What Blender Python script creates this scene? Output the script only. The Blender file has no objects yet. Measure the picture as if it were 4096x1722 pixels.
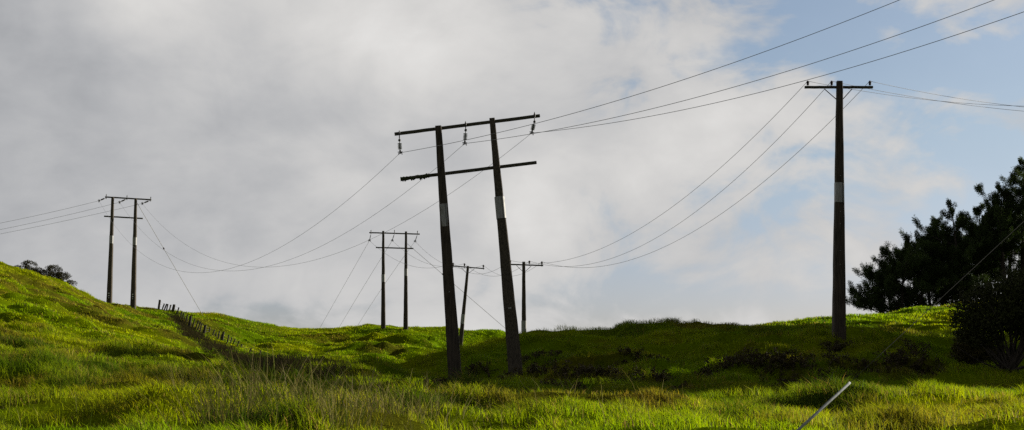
import bpy, math, random
import numpy as np
from mathutils import Vector, Matrix

# ------------------------------------------------------------------ camera, sky, sun, exposure
W, H = 4096.0, 1722.0
HFOV = math.radians(40.0)
F = (W / 2) / math.tan(HFOV / 2)            # focal length in photo pixels
EYE = 1620.0                                # row of the eye level
PITCH = math.atan((EYE - H / 2) / F)
SUN_AZ = 66.0                               # degrees clockwise from the viewing direction (+Y)
SUN_EL = 20.0
sc = bpy.context.scene
cam_d = bpy.data.cameras.new('camera'); cam = bpy.data.objects.new('camera', cam_d)
sc.collection.objects.link(cam); sc.camera = cam
cam_d.sensor_fit = 'HORIZONTAL'; cam_d.angle = HFOV
cam_d.clip_start = 0.1; cam_d.clip_end = 5000
cam.location = (0, 0, 0); cam.rotation_euler = (math.radians(90) + PITCH, 0, 0)

sc.view_settings.view_transform = 'Standard'; sc.view_settings.look = 'None'
sc.view_settings.gamma = 1.0; sc.view_settings.exposure = 0.85
sc.view_settings.use_curve_mapping = False
try:
    sc.cycles.max_bounces = 6; sc.cycles.transmission_bounces = 4
    sc.cycles.diffuse_bounces = 3; sc.cycles.transparent_max_bounces = 4
    sc.cycles.use_denoising = False
except Exception: pass

world = bpy.data.worlds.new('World'); sc.world = world; world.use_nodes = True
def azel(px, py):
    v = Vector(((px - W/2)/F, math.cos(PITCH) - (H/2-py)/F*math.sin(PITCH), math.sin(PITCH) + (H/2-py)/F*math.cos(PITCH))).normalized()
    return math.atan2(v.x, v.y), math.asin(v.z)
def build_world():
    nt = world.node_tree; N = nt.nodes; L = nt.links; N.clear()
    def nd(t, **k):
        n = N.new(t)
        for a, b in k.items(): setattr(n, a, b)
        return n
    def inp(s, v):
        if isinstance(v, (int, float)): s.default_value = v
        elif isinstance(v, tuple): s.default_value = v
        else: L.new(v, s)
    def M(op, a, b=0.0, c=0.0, clamp=False):
        n = nd('ShaderNodeMath', operation=op); n.use_clamp = clamp
        inp(n.inputs[0], a); inp(n.inputs[1], b); inp(n.inputs[2], c); return n.outputs[0]
    def smooth(x, a, b, lo=0.0, hi=1.0):
        n = nd('ShaderNodeMapRange', interpolation_type='SMOOTHSTEP')
        inp(n.inputs[0], x); n.inputs[1].default_value = a; n.inputs[2].default_value = b
        n.inputs[3].default_value = lo; n.inputs[4].default_value = hi; return n.outputs[0]
    tc = nd('ShaderNodeTexCoord'); sep = nd('ShaderNodeSeparateXYZ'); L.new(tc.outputs['Generated'], sep.inputs[0])
    x, y, z = sep.outputs
    az = M('ARCTAN2', x, y); el = M('ARCSINE', z)
    def noise(vec, scale, detail, rough, off, dist=0.0, st=(1, 1, 1)):
        mp = nd('ShaderNodeMapping'); L.new(vec, mp.inputs[0]); mp.inputs[1].default_value = off; mp.inputs[3].default_value = st
        n = nd('ShaderNodeTexNoise'); L.new(mp.outputs[0], n.inputs['Vector'])
        n.inputs['Scale'].default_value = scale; n.inputs['Detail'].default_value = detail
        n.inputs['Roughness'].default_value = rough; n.inputs['Distortion'].default_value = dist
        return n.outputs[0]
    def wob(v, off, amp):
        n = noise(tc.outputs['Generated'], 7.0, 5, .55, off)
        return M('ADD', v, M('MULTIPLY', M('SUBTRACT', n, .5), amp))
    azw = wob(az, (3, 1, 2), .16); elw = wob(el, (7, 5, 1), .10)
    def blob(px, py, rx, ry, amp):
        a, e = azel(px, py)
        dx = M('DIVIDE', M('SUBTRACT', azw, a), rx / F); dy = M('DIVIDE', M('SUBTRACT', elw, e), ry / F)
        d = M('SQRT', M('ADD', M('MULTIPLY', dx, dx), M('MULTIPLY', dy, dy)))
        return smooth(d, 0.0, 1.0, amp, 0.0)
    def total(items):
        s = None
        for it in items:
            b = blob(*it); s = b if s is None else M('ADD', s, b)
        return s
    G = tc.outputs['Generated']
    n1 = noise(G, 6.0, 7, .55, (1.3, 0, .4), .3, (1, 1, 1.7))
    n2 = noise(G, 14.0, 6, .55, (4.3, 2, 9.4), .5, (1, 1, 1.5))
    n3 = noise(G, 3.0, 5, .5, (8.0, 3.3, 1.1), .2, (1, 1, 1.4))
    # how open the cloud is: blue gaps on the right and low over the hills
    gap = total(CLOUD_GAPS)
    cov = M('SUBTRACT', M('ADD', M('MULTIPLY', M('SUBTRACT', n1, .5), 2.1), M('MULTIPLY', M('SUBTRACT', n2, .5), 2.6)), gap)
    cov = M('MAXIMUM', smooth(cov, -.72, .02), .16)
    hi = total(CLOUD_LIGHT)
    br = M('ADD', M('ADD', M('MULTIPLY', M('SUBTRACT', n3, .5), .34), M('MULTIPLY', M('SUBTRACT', n1, .5), .40)), M('ADD', hi, .53))
    br = M('ADD', br, M('MULTIPLY', M('SUBTRACT', n2, .5), .18))
    # unseen sky overhead and behind dimmed to deepen the shade, bright low ahead
    dim = M('MULTIPLY', smooth(el, .34, .85, 1.0, .54), smooth(y, -.35, .45, .55, 1.0))
    bre = M('MULTIPLY', M('MULTIPLY', br, dim), CLOUD_LEVEL)
    sky = nd('ShaderNodeTexSky', sky_type='NISHITA'); sky.sun_disc = False
    sky.sun_elevation = math.radians(SUN_EL); sky.sun_rotation = math.radians(SUN_AZ)
    sky.air_density = 1.0; sky.dust_density = 1.4; sky.ozone_density = 1.4
    ccol = nd('ShaderNodeMix', data_type='RGBA', blend_type='MIX')
    inp(ccol.inputs[0], smooth(br, .30, .62))
    ccol.inputs[6].default_value = (.955, .98, 1.03, 1); ccol.inputs[7].default_value = (1.0, .985, .965, 1)
    cs = nd('ShaderNodeVectorMath', operation='SCALE'); L.new(ccol.outputs[2], cs.inputs[0])
    inp(cs.inputs['Scale'], M('MULTIPLY', bre, 1.0 / SKY_STRENGTH))
    skc = nd('ShaderNodeVectorMath', operation='MULTIPLY'); L.new(sky.outputs[0], skc.inputs[0]); 
    tm = nd('ShaderNodeMix', data_type='RGBA', blend_type='MIX'); inp(tm.inputs[0], smooth(el, .05, .20))
    tm.inputs[6].default_value = (1.05, 1.0, 1.23, 1); tm.inputs[7].default_value = (*SKY_TINT, 1); L.new(tm.outputs[2], skc.inputs[1])
    mx = nd('ShaderNodeMix', data_type='RGBA', blend_type='MIX')
    inp(mx.inputs[0], cov); L.new(skc.outputs[0], mx.inputs[6]); L.new(cs.outputs[0], mx.inputs[7])
    bg = nd('ShaderNodeBackground'); bg.inputs[1].default_value = SKY_STRENGTH
    L.new(mx.outputs[2], bg.inputs[0])
    out = nd('ShaderNodeOutputWorld'); L.new(bg.outputs[0], out.inputs[0])
SKY_STRENGTH = 0.055; SKY_TINT = (.98, 1.03, 1.10)
CLOUD_LEVEL = .635
CLOUD_GAPS = [(3800, 360, 760, 400, .62), (3280, 90, 560, 300, .52), (4150, 120, 500, 340, .55), (2950, 260, 320, 200, .32),
              (3950, 640, 560, 240, .30), (2700, 1240, 1100, 170, .42), (3330, 1100, 400, 260, .36), (450, 1130, 420, 130, .30), (1100, 1290, 700, 110, .30), (300, 100, 1900, 1300, -1.6), (1700, 500, 1100, 900, -.6)]
CLOUD_LIGHT = [(1350, 60, 1300, 560, .13), (550, 40, 500, 300, .10), (2150, 830, 420, 450, .13), (2500, 150, 700, 350, .07),
               (-200, 500, 1400, 1100, -.12), (300, 1000, 900, 500, -.04), (3300, 500, 900, 600, .05), (2900, 900, 900, 500, -.02)]
build_world()

sd = bpy.data.lights.new('sun', 'SUN'); sun = bpy.data.objects.new('sun', sd); sc.collection.objects.link(sun)
sd.energy = 5.0; sd.angle = math.radians(0.5); sd.color = (1.0, .93, .80)
_a, _e = math.radians(SUN_AZ), math.radians(SUN_EL)
SUN = Vector((math.sin(_a)*math.cos(_e), math.cos(_a)*math.cos(_e), math.sin(_e)))
sun.rotation_euler = SUN.to_track_quat('Z', 'Y').to_euler()

# ------------------------------------------------------------------ helpers
RS = np.random.RandomState(7)
def P(px, py, d):
    yc = (H/2 - py)/F
    v = Vector(((px - W/2)/F, math.cos(PITCH) - yc*math.sin(PITCH), math.sin(PITCH) + yc*math.cos(PITCH)))
    return v * (d / v.y)
def proj(p):
    f = Vector((0, math.cos(PITCH), math.sin(PITCH))); u = Vector((0, -math.sin(PITCH), math.cos(PITCH)))
    zc = p.dot(f)
    return W/2 + F*p.x/zc, H/2 - F*p.dot(u)/zc
def m(px, d): return px*d/F

_perm = RS.rand(4, 256, 256)
def vnoise(x, y, k=0):
    x = np.asarray(x, dtype=np.float64); y = np.asarray(y, dtype=np.float64)
    xi = np.floor(x).astype(np.int64); yi = np.floor(y).astype(np.int64)
    fx = x - xi; fy = y - yi
    fx = fx*fx*fx*(fx*(fx*6-15)+10); fy = fy*fy*fy*(fy*(fy*6-15)+10)
    T = _perm[k % 4]; a = xi & 255; b = yi & 255; a1 = (xi+1) & 255; b1 = (yi+1) & 255
    return (T[a, b]*(1-fx) + T[a1, b]*fx)*(1-fy) + (T[a, b1]*(1-fx) + T[a1, b1]*fx)*fy
def fbm(x, y, oct=4, k=0, rough=.5):
    s = 0; a = 1; t = 0
    for i in range(oct):
        c, sn = math.cos(.6*i), math.sin(.6*i)
        s = s + a*vnoise((x*c - y*sn)*2**i + 17.3*i, (x*sn + y*c)*2**i + 5.1*i, k+i); t += a; a *= rough
    return s/t
def sstep(x, a, b):
    t = np.clip((x-a)/(b-a), 0, 1); return t*t*(3-2*t)

# ------------------------------------------------------------------ terrain
CP = [  # photo column, photo row, distance
 (-700,1722,22),(0,1722,22),(600,1722,22),(1400,1722,22),(2100,1722,22),(2800,1722,22),(3500,1722,22),(4500,1722,22),
 (-400,1600,31),(0,1600,31),(0,1500,42),(0,1400,58),(0,1300,78),(0,1200,98),(0,1110,120),(0,1045,134),(-500,960,130),(-400,1300,70),
 (300,1600,32),(300,1480,48),(300,1370,72),(300,1250,110),(300,1150,138),(200,1105,137),(130,1082,136),
 (530,1600,33),(530,1490,50),(530,1390,80),(530,1300,115),(530,1231,141),(437,1212,140),
 (635,1240,143),(700,1262,143),(800,1268,158),(950,1296,163),(1010,1312,164),(1100,1312,163),(1250,1300,160),(1400,1306,158),(1533,1312,157),(1700,1321,158),(1850,1328,160),(2000,1334,160),
 (760,1312,138),(810,1338,134),(890,1365,130),
 (800,1600,34),(800,1520,50),(800,1440,80),(800,1375,120),
 (1100,1620,34),(1100,1570,48),(1100,1510,72),(1100,1452,105),(1100,1400,130),(1100,1350,147),
 (1400,1518,92),(1400,1440,128),(1400,1370,145),(1300,1540,68),
 (1450,1500,79),(1500,1482,78),(1600,1440,78),(1700,1405,78),(1850,1372,79),(2000,1340,79),(2150,1326,78),(2300,1318,77),(2500,1330,76),(2700,1324,76),(2900,1322,76),
 (1620,1420,135),(1750,1370,145),
 (1700,1530,62),(1825,1535,62),(2062,1496,64),(1500,1560,54),
 (2300,1560,52),(2300,1480,63),(2300,1390,71),(2700,1560,52),(2700,1470,62),(2700,1390,70),(3100,1560,52),(3100,1450,61),(3100,1378,69),
 (3356,1360,68),(3500,1560,50),(3500,1470,60),(3500,1385,69),(3500,1335,82),(3500,1278,103),(3356,1292,102),(3150,1304,98),(3000,1314,94),(3200,1335,80),
 (3700,1242,108),(3850,1225,110),
 (3800,1640,31),(3800,1570,43),(3800,1510,52),(3800,1425,66),(3800,1330,86),
 (4096,1640,31),(4096,1570,43),(4096,1510,52),(4096,1470,62),(4096,1330,84),(4096,1190,108),(4400,1150,112),(4600,1450,64),
 (2048,1650,33),(2048,1590,47),(1500,1650,33),(2700,1650,33),(3300,1650,33),
]
pts = [P(*c) for c in CP]
def crest_drop(c):
    if c[0] in (1825, 2062): return .35
    if 1450 <= c[0] <= 2950 and 70 < c[2] < 80: return .42
    if c[2] > 133: return .22
    return .12 if c[2] > 90 else 0.0
XY = [(p.x, p.y, p.z-crest_drop(c)) for p, c in zip(pts, CP)]
XY += [(0,0,-1.75),(-8,0,-1.75),(8,0,-1.75),(0,10,-1.3),(-8,10,-1.3),(8,10,-1.2),(0,-20,-2),(-30,-10,-2),(30,-10,-2),
       (-2,100,1.2),(5,100,1.0),(12,108,2.0),(-6,125,2.0),(3,130,1.5),(12,135,2.0),(-3,150,3.5),(0,105,1.0),
       (-45,165,6),(-30,185,4),(-10,190,3),(10,190,0),(30,150,3),(45,150,4),(-60,170,9),(60,130,10),(75,110,11),(60,90,9),(50,75,6.5),(40,68,4.6),(70,60,6),(45,50,2),(-60,100,12),(-60,60,4)]
for r in (300, 600):
    for k in range(12):
        a = k*math.pi/6; XY.append((r*math.sin(a), r*math.cos(a), -6 if r < 500 else -10))
XY = np.array(XY)
SC = 50.0
def tps_fit(D):
    n = len(D); X = D[:, :2]/SC
    r2 = ((X[:, None, :]-X[None, :, :])**2).sum(-1)
    K = np.where(r2 > 0, r2*np.log(np.maximum(r2, 1e-12)), 0)
    K += np.eye(n)*2e-4
    Pm = np.hstack([np.ones((n, 1)), X])
    A = np.zeros((n+3, n+3)); A[:n, :n] = K; A[:n, n:] = Pm; A[n:, :n] = Pm.T
    b = np.zeros(n+3); b[:n] = D[:, 2]
    return np.linalg.solve(A, b), X
TW, TX = tps_fit(XY)
def base_h(x, y):
    x = np.asarray(x, float).ravel(); y = np.asarray(y, float).ravel()
    out = np.empty_like(x); n = len(TX)
    for s in range(0, len(x), 40000):
        xs = x[s:s+40000]/SC; ys = y[s:s+40000]/SC
        r2 = (xs[:, None]-TX[None, :, 0])**2 + (ys[:, None]-TX[None, :, 1])**2
        out[s:s+40000] = (r2*np.log(np.maximum(r2, 1e-12))) @ TW[:n] + TW[n] + TW[n+1]*xs + TW[n+2]*ys
    return out
def hum(x, y):
    d = y
    a = .40 + .12*sstep(d, 35, 75) + .16*sstep(d, 90, 130)
    a = a*(1 - .55*sstep(x, 8, 16)*sstep(d, 72, 85))          # smoother turf on the right hand hill
    a = a*(1 - .6*sstep(d, 143, 156))*(1-.35*sstep(d, 125, 133)*sstep(-x, 18, 24))
    a = a*(1 - .55*np.exp(-((x-5)/12)**2-((d-76)/5)**2))
    a = a*(1 + .75*sstep(x, -9, -3)*sstep(d, 47, 53)*(1-sstep(d, 69, 74)))
    wx = x + 1.2*fbm(x*.5, y*.5, 2, 1); wy = y + 1.2*fbm(x*.5+9, y*.5, 2, 2)
    b1 = fbm(wx/3.6, wy/3.0, 3, 0)
    b2 = 1 - np.abs(2*fbm(wx/2.1+40, wy/1.9, 3, 2)-1)*2.2
    big = fbm(x/11, y/11+3, 2, 3)
    b3 = np.clip(fbm(wx/1.25+11, wy/1.0, 2, 1)-.5, -.1, 1)
    h = a*((b1-.5)*2.3*(1+.35*sstep(x, -25, -12)*sstep(d, 85, 105)) + .62*(b2-.45)*sstep(big, .30, .62) + b3*.95*(1-.6*sstep(d, 85, 120))) + (big-.5)*.9*sstep(d, 20, 45)
    # stock terracettes: little steps that face downhill towards the camera
    wy2 = y + 3.2*(fbm(x/7, y/9, 3, 1)-.5)*2 + .10*x; fr = np.mod(wy2/4.6, 1.0)
    st = sstep(fr, 0, .22) - fr
    front = sstep(x, -10, -3)*sstep(d, 46, 51)*(1-sstep(d, 71, 75))
    gate = sstep(fbm(x/5+3, y/6, 2, 2), .36, .55)
    h = h + st*(.55*front + .34*(1-front)*sstep(d, 24, 30)*(1-sstep(d, 135, 145))*(1-.8*sstep(x, 8, 14)*sstep(d, 74, 82)))*(.35+.65*gate)
    h = h*(1 - .92*np.exp(-((x+2.4)/2.6)**2 - ((d-56)/7.5)**2))      # smooth dip below the leaning frame
    return h*sstep(np.hypot(x, y), 2, 16)
ADJ = []
def hgt0(x, y):
    x = np.asarray(x, float).ravel(); y = np.asarray(y, float).ravel()
    return base_h(x, y) + hum(x, y)
def hgt(x, y):
    x = np.asarray(x, float).ravel(); y = np.asarray(y, float).ravel(); h = hgt0(x, y)
    for (ax, ay, dz, r) in ADJ:      # the turf settles round each pole foot
        dy = np.where(y < ay, (y-ay)/(r*1.9), (y-ay)/(r*.8)); h = h - dz*np.exp(-((x-ax)/r)**2 - dy**2)
    return h
for px, py, d, low, r in ((1822, 1530, 62, .24, 2.2), (2063, 1492, 62.8, .22, 1.5), (3355.5, 1356, 68, .14, 1.8), (437, 1212, 140, .1, 1.6), (532, 1230, 140, .1, 1.6), (1533, 1312, 155, .1, 1.8), (1622, 1314, 155, .1, 1.8), (2140, 1336, 77, 0, 2.0), (2300, 1334, 76.5, 0, 2.2), (2440, 1342, 76, .22, 2.4), (2580, 1346, 76, .12, 2.2), (2720, 1340, 75.5, 0, 2.0), (2860, 1336, 76, 0, 2.0)):
    q = P(px, py, d); ADJ.append((q.x, q.y, float(hgt([q.x], [q.y])[0]) - q.z + low, r))
def h1(x, y): return float(hgt([x], [y])[0])
def ground_at(px, py, dmin=15, dmax=175):
    """first point of the terrain seen at this photo position"""
    ds = np.arange(dmin, dmax, .25); v = P(px, py, 1.0)
    gz = hgt(v.x*ds, ds); hit = np.nonzero(gz >= v.z*ds)[0]
    d = ds[hit[0]] if len(hit) else ds[np.argmax(gz - v.z*ds)]
    return Vector((v.x*d, d, h1(v.x*d, d)))

# ------------------------------------------------------------------ materials
def mat(name, col, rough=.8, var=.3, scale=6.0, col2=None, metal=0.0, bump=.0, stretch=(1, 1, 1), spec=.3, transl=None, attr=False, nrm=False):
    ma = bpy.data.materials.new(name); ma.use_nodes = True; nt = ma.node_tree; N = nt.nodes; L = nt.links
    bs = N['Principled BSDF']; bs.inputs['Roughness'].default_value = rough; bs.inputs['Metallic'].default_value = metal
    bs.inputs['Specular IOR Level'].default_value = spec
    if attr:
        a = N.new('ShaderNodeAttribute'); a.attribute_name = 'tint'; colo = a.outputs['Color']
    else:
        tc = N.new('ShaderNodeTexCoord'); mp = N.new('ShaderNodeMapping'); L.new(tc.outputs['Object'], mp.inputs[0]); mp.inputs[3].default_value = stretch
        no = N.new('ShaderNodeTexNoise'); L.new(mp.outputs[0], no.inputs['Vector']); no.inputs['Scale'].default_value = scale
        no.inputs['Detail'].default_value = 6; no.inputs['Roughness'].default_value = .65
        rp = N.new('ShaderNodeValToRGB'); L.new(no.outputs[0], rp.inputs[0])
        c2 = col2 or tuple(c*(1-var) for c in col); rp.color_ramp.elements[0].position = .35; rp.color_ramp.elements[1].position = .65
        rp.color_ramp.elements[0].color = (*c2, 1); rp.color_ramp.elements[1].color = (*col, 1); colo = rp.outputs[0]
        if bump:
            b = N.new('ShaderNodeBump'); b.inputs['Strength'].default_value = bump; b.inputs['Distance'].default_value = .02
            L.new(no.outputs[0], b.inputs['Height']); L.new(b.outputs[0], bs.inputs['Normal'])
    L.new(colo, bs.inputs['Base Color'])
    if nrm:
        an = N.new('ShaderNodeAttribute'); an.attribute_name = 'nrm'; L.new(an.outputs['Vector'], bs.inputs['Normal'])
    if transl:
        t = N.new('ShaderNodeBsdfTranslucent'); mul = N.new('ShaderNodeVectorMath'); mul.operation = 'MULTIPLY'
        L.new(colo, mul.inputs[0]); mul.inputs[1].default_value = transl[1]; L.new(mul.outputs[0], t.inputs[0])
        mi = N.new('ShaderNodeMixShader'); mi.inputs[0].default_value = transl[0]
        L.new(bs.outputs[0], mi.inputs[1]); L.new(t.outputs[0], mi.inputs[2])
        L.new(mi.outputs[0], N['Material Output'].inputs[0])
    return ma
M_timber = mat('weathered_timber', (.062, .048, .034), .9, scale=3.0, col2=(.014, .011, .008), bump=.6, stretch=(6, 6, .5))
M_timber2 = mat('lichened_timber', (.085, .070, .050), .9, scale=12.0, col2=(.018, .014, .010), bump=.6, stretch=(2, 2, .8))
M_arm = mat('grey_green_timber', (.055, .052, .032), .9, scale=7.0, col2=(.020, .018, .012), bump=.5)
M_band = mat('galvanised_sheet', (.27, .275, .275), .55, scale=4.0, stretch=(5, 5, 1), col2=(.15, .145, .13), metal=.35, spec=.5)
M_white = mat('white_paint', (.62, .63, .62), .6, scale=9.0, col2=(.48, .48, .46))
M_tag = mat('black_plate', (.010, .010, .010), .6)
M_steel = mat('dark_steel', (.05, .05, .05), .6, metal=.4)
M_porc = mat('brown_porcelain', (.026, .017, .013), .65, spec=.15)
M_glass = mat('grey_porcelain', (.16, .17, .17), .3, spec=.5)
M_wire = mat('aluminium_wire', (.24, .24, .25), .6, metal=.2)
M_guy = mat('galvanised_guy', (.22, .22, .21), .6, metal=.2)
M_pipe = mat('grey_white_pipe', (.25, .265, .27), .85, scale=9, col2=(.17, .18, .18), spec=.1)
M_dull = mat('dull_strand', (.06, .06, .058), .9, spec=.05)
M_post = mat('old_fence_timber', (.050, .042, .034), .9, scale=8, col2=(.02, .017, .013), bump=.5)
M_moss = mat('grey_green_moss', (.050, .060, .022), 1.0, scale=25, col2=(.020, .026, .010))
M_bark = mat('pine_bark', (.050, .040, .032), .95, scale=6, col2=(.02, .016, .012), bump=.8)
M_grass = mat('grass_blades', None, .65, attr=True, spec=.03, transl=(.36, (2.9, 2.8, 1.0)), nrm=True)
M_leaf = mat('leaves', None, .65, attr=True, spec=.1, transl=(.22, (1.1, 1.3, .6)))

def ground_mat():
    ma = bpy.data.materials.new('turf'); ma.use_nodes = True; nt = ma.node_tree; N = nt.nodes; L = nt.links
    bs = N['Principled BSDF']; bs.inputs['Roughness'].default_value = 1; bs.inputs['Specular IOR Level'].default_value = 0
    a = N.new('ShaderNodeAttribute'); a.attribute_name = 'tint'
    tc = N.new('ShaderNodeTexCoord'); no = N.new('ShaderNodeTexNoise'); L.new(tc.outputs['Object'], no.inputs['Vector'])
    no.inputs['Scale'].default_value = 9; no.inputs['Detail'].default_value = 8; no.inputs['Roughness'].default_value = .7
    rp = N.new('ShaderNodeValToRGB'); L.new(no.outputs[0], rp.inputs[0])
    rp.color_ramp.elements[0].position = .35; rp.color_ramp.elements[1].position = .7
    rp.color_ramp.elements[0].color = (.55, .5, .5, 1); rp.color_ramp.elements[1].color = (1.15, 1.15, 1.1, 1)
    mu = N.new('ShaderNodeVectorMath'); mu.operation = 'MULTIPLY'; L.new(a.outputs['Color'], mu.inputs[0]); L.new(rp.outputs[0], mu.inputs[1])
    L.new(mu.outputs[0], bs.inputs['Base Color'])
    b = N.new('ShaderNodeBump'); b.inputs['Strength'].default_value = .8; b.inputs['Distance'].default_value = .06
    L.new(no.outputs[0], b.inputs['Height']); L.new(b.outputs[0], bs.inputs['Normal'])
    return ma
M_turf = ground_mat()

def grass_tint(x, y):
    """yellow green, deep green and dead brown patches of the pasture"""
    n = fbm(x/7, y/9, 3, 1); n2 = fbm(x/1.6+5, y/2.2, 3, 2); n3 = fbm(x/2.6+31, y/1.8+7, 3, 3); n4 = fbm(x/17+3, y/17, 2, 0)
    yel = np.array((.168, .200, .0024)); grn = np.array((.105, .172, .0028)); brn = np.array((.115, .088, .014)); deep = np.array((.042, .084, .0040))
    t = np.clip((n-.5)*2.2 + (n2-.5)*.45 + .5, 0, 1)[:, None]
    c = grn*(1-t) + yel*t
    u = (sstep(n2*.4+n4*.6, .54, .68)*.6)[:, None]; c = c*(1-u) + deep*u
    b = sstep(n3*.6 + n4*.4, .58, .70)*.6
    # brown bare terracettes on the left hill
    b = np.maximum(b, sstep(n3, .46, .60)*.8*np.exp(-((x+36)/9)**2)*sstep(y, 95, 108))
    # dry patch round the rushes in front, yellow strip at the lower edge
    b = np.maximum(b, .7*sstep(n3, .40, .55)*np.exp(-((x+2.6)/2.6)**2-((y-29)/4)**2))
    b = np.maximum(b, .6*sstep(n3, .45, .55)*np.exp(-((x-9)/4)**2-((y-27)/3.5)**2))
    b = np.maximum(b, .55*sstep(n3, .48, .58)*np.exp(-((x-10)/7)**2-((y-60)/6)**2))
    c = c*(1-b[:, None]) + brn*b[:, None]
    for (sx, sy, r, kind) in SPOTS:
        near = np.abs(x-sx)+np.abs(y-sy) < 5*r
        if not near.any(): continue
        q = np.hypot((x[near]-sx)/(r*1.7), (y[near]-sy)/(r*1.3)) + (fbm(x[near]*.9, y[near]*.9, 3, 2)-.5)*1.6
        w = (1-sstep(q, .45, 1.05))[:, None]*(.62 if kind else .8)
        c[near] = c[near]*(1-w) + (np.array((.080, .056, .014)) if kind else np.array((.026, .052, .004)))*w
    return c

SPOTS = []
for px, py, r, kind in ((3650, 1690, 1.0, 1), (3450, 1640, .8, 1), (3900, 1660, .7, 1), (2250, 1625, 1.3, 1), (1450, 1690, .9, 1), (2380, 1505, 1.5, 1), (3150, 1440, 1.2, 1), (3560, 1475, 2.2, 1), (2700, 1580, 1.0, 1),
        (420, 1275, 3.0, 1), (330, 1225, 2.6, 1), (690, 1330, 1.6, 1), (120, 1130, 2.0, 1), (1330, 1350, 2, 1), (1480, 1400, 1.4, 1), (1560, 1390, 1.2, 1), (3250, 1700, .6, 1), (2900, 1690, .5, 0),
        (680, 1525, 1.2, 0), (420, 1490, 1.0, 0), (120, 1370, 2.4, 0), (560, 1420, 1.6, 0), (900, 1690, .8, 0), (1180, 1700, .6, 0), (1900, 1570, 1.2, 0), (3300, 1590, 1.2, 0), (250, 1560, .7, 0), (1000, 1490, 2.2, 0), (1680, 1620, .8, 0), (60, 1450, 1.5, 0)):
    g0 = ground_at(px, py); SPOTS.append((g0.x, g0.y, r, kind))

# ------------------------------------------------------------------ mesh building
COL = sc.collection
class MB:
    def __init__(s): s.v = []; s.f = []
    def ring_loft(s, rings, cap=True):
        b = len(s.v); n = len(rings[0])
        for r in rings: s.v += [tuple(p) for p in r]
        for i in range(len(rings)-1):
            for k in range(n):
                a, c = b+i*n+k, b+i*n+(k+1) % n
                s.f.append((a, c, c+n, a+n))
        if cap: s.f.append(tuple(range(b+n-1, b-1, -1))); s.f.append(tuple(range(b+(len(rings)-1)*n, b+len(rings)*n)))
    def frame(s, d):
        d = d.normalized(); h = Vector((0, 1, 0)) if abs(d.y) < .9 else Vector((1, 0, 0))
        a = h.cross(d).normalized(); return a, d.cross(a).normalized()
    def beam(s, p0, p1, w0, d0, w1=None, d1=None, ch=.18, seg=1, wob=0.0, yaw=0.0, seed=0):
        """chamfered rectangular bar; w across the view, d along it"""
        w1 = w0 if w1 is None else w1; d1 = d0 if d1 is None else d1
        a, b = s.frame(p1-p0)
        if yaw: a, b = a*math.cos(yaw)+b*math.sin(yaw), b*math.cos(yaw)-a*math.sin(yaw)
        R = random.Random(seed); rings = []
        for i in range(seg+1):
            t = i/seg; c = p0.lerp(p1, t); w = (w0+(w1-w0)*t)/2; d = (d0+(d1-d0)*t)/2; k = min(w, d)*2*ch
            if wob and 0 < i < seg: c = c + a*R.uniform(-wob, wob) + b*R.uniform(-wob, wob); w *= R.uniform(.985, 1.015)
            q = [(w, -d+k), (w, d-k), (w-k, d), (-w+k, d), (-w, d-k), (-w, -d+k), (-w+k, -d), (w-k, -d)]
            rings.append([c + a*x + b*y for x, y in q])
        s.ring_loft(rings)
    def lathe(s, p0, ax, prof, n=12):
        a, b = s.frame(ax); ax = ax.normalized(); rings = []
        for h, r in prof:
            rings.append([p0 + ax*h + (a*math.cos(2*math.pi*k/n)+b*math.sin(2*math.pi*k/n))*r for k in range(n)])
        s.ring_loft(rings)
    def tube(s, P_, r, n=6, r1=None):
        rings = []; m_ = len(P_)
        for i, p in enumerate(P_):
            d = (P_[min(i+1, m_-1)] - P_[max(i-1, 0)]); a, b = s.frame(d); rr = r if r1 is None else r+(r1-r)*i/(m_-1)
            rings.append([p + (a*math.cos(2*math.pi*k/n)+b*math.sin(2*math.pi*k/n))*rr for k in range(n)])
        s.ring_loft(rings)
    def build(s, name, ma, parent=None, smooth=False):
        org = parent['_o'] if parent is not None else None
        off = Vector(org) if org is not None else (Vector(s.v[0]) if s.v else Vector())
        me = bpy.data.meshes.new(name)
        me.from_pydata([(v[0]-off.x, v[1]-off.y, v[2]-off.z) for v in s.v], [], s.f)
        me.materials.append(ma)
        if smooth: me.shade_smooth()
        o = bpy.data.objects.new(name, me); COL.objects.link(o)
        if parent is not None:
            o.parent = parent
            if parent.type == 'MESH': pass
        else: o.location = off
        o['_o'] = tuple(off)
        return o
def tag(o, label, cat, group=None, kind=None):
    if label: o['label'] = label
    if cat: o['category'] = cat
    if group: o['group'] = group
    if kind: o['kind'] = kind
    return o
def thing(name, loc, label, cat, group=None):
    o = bpy.data.objects.new(name, None); COL.objects.link(o); o.location = loc; o['_o'] = tuple(loc); o.empty_display_size = .3
    return tag(o, label, cat, group)
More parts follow.
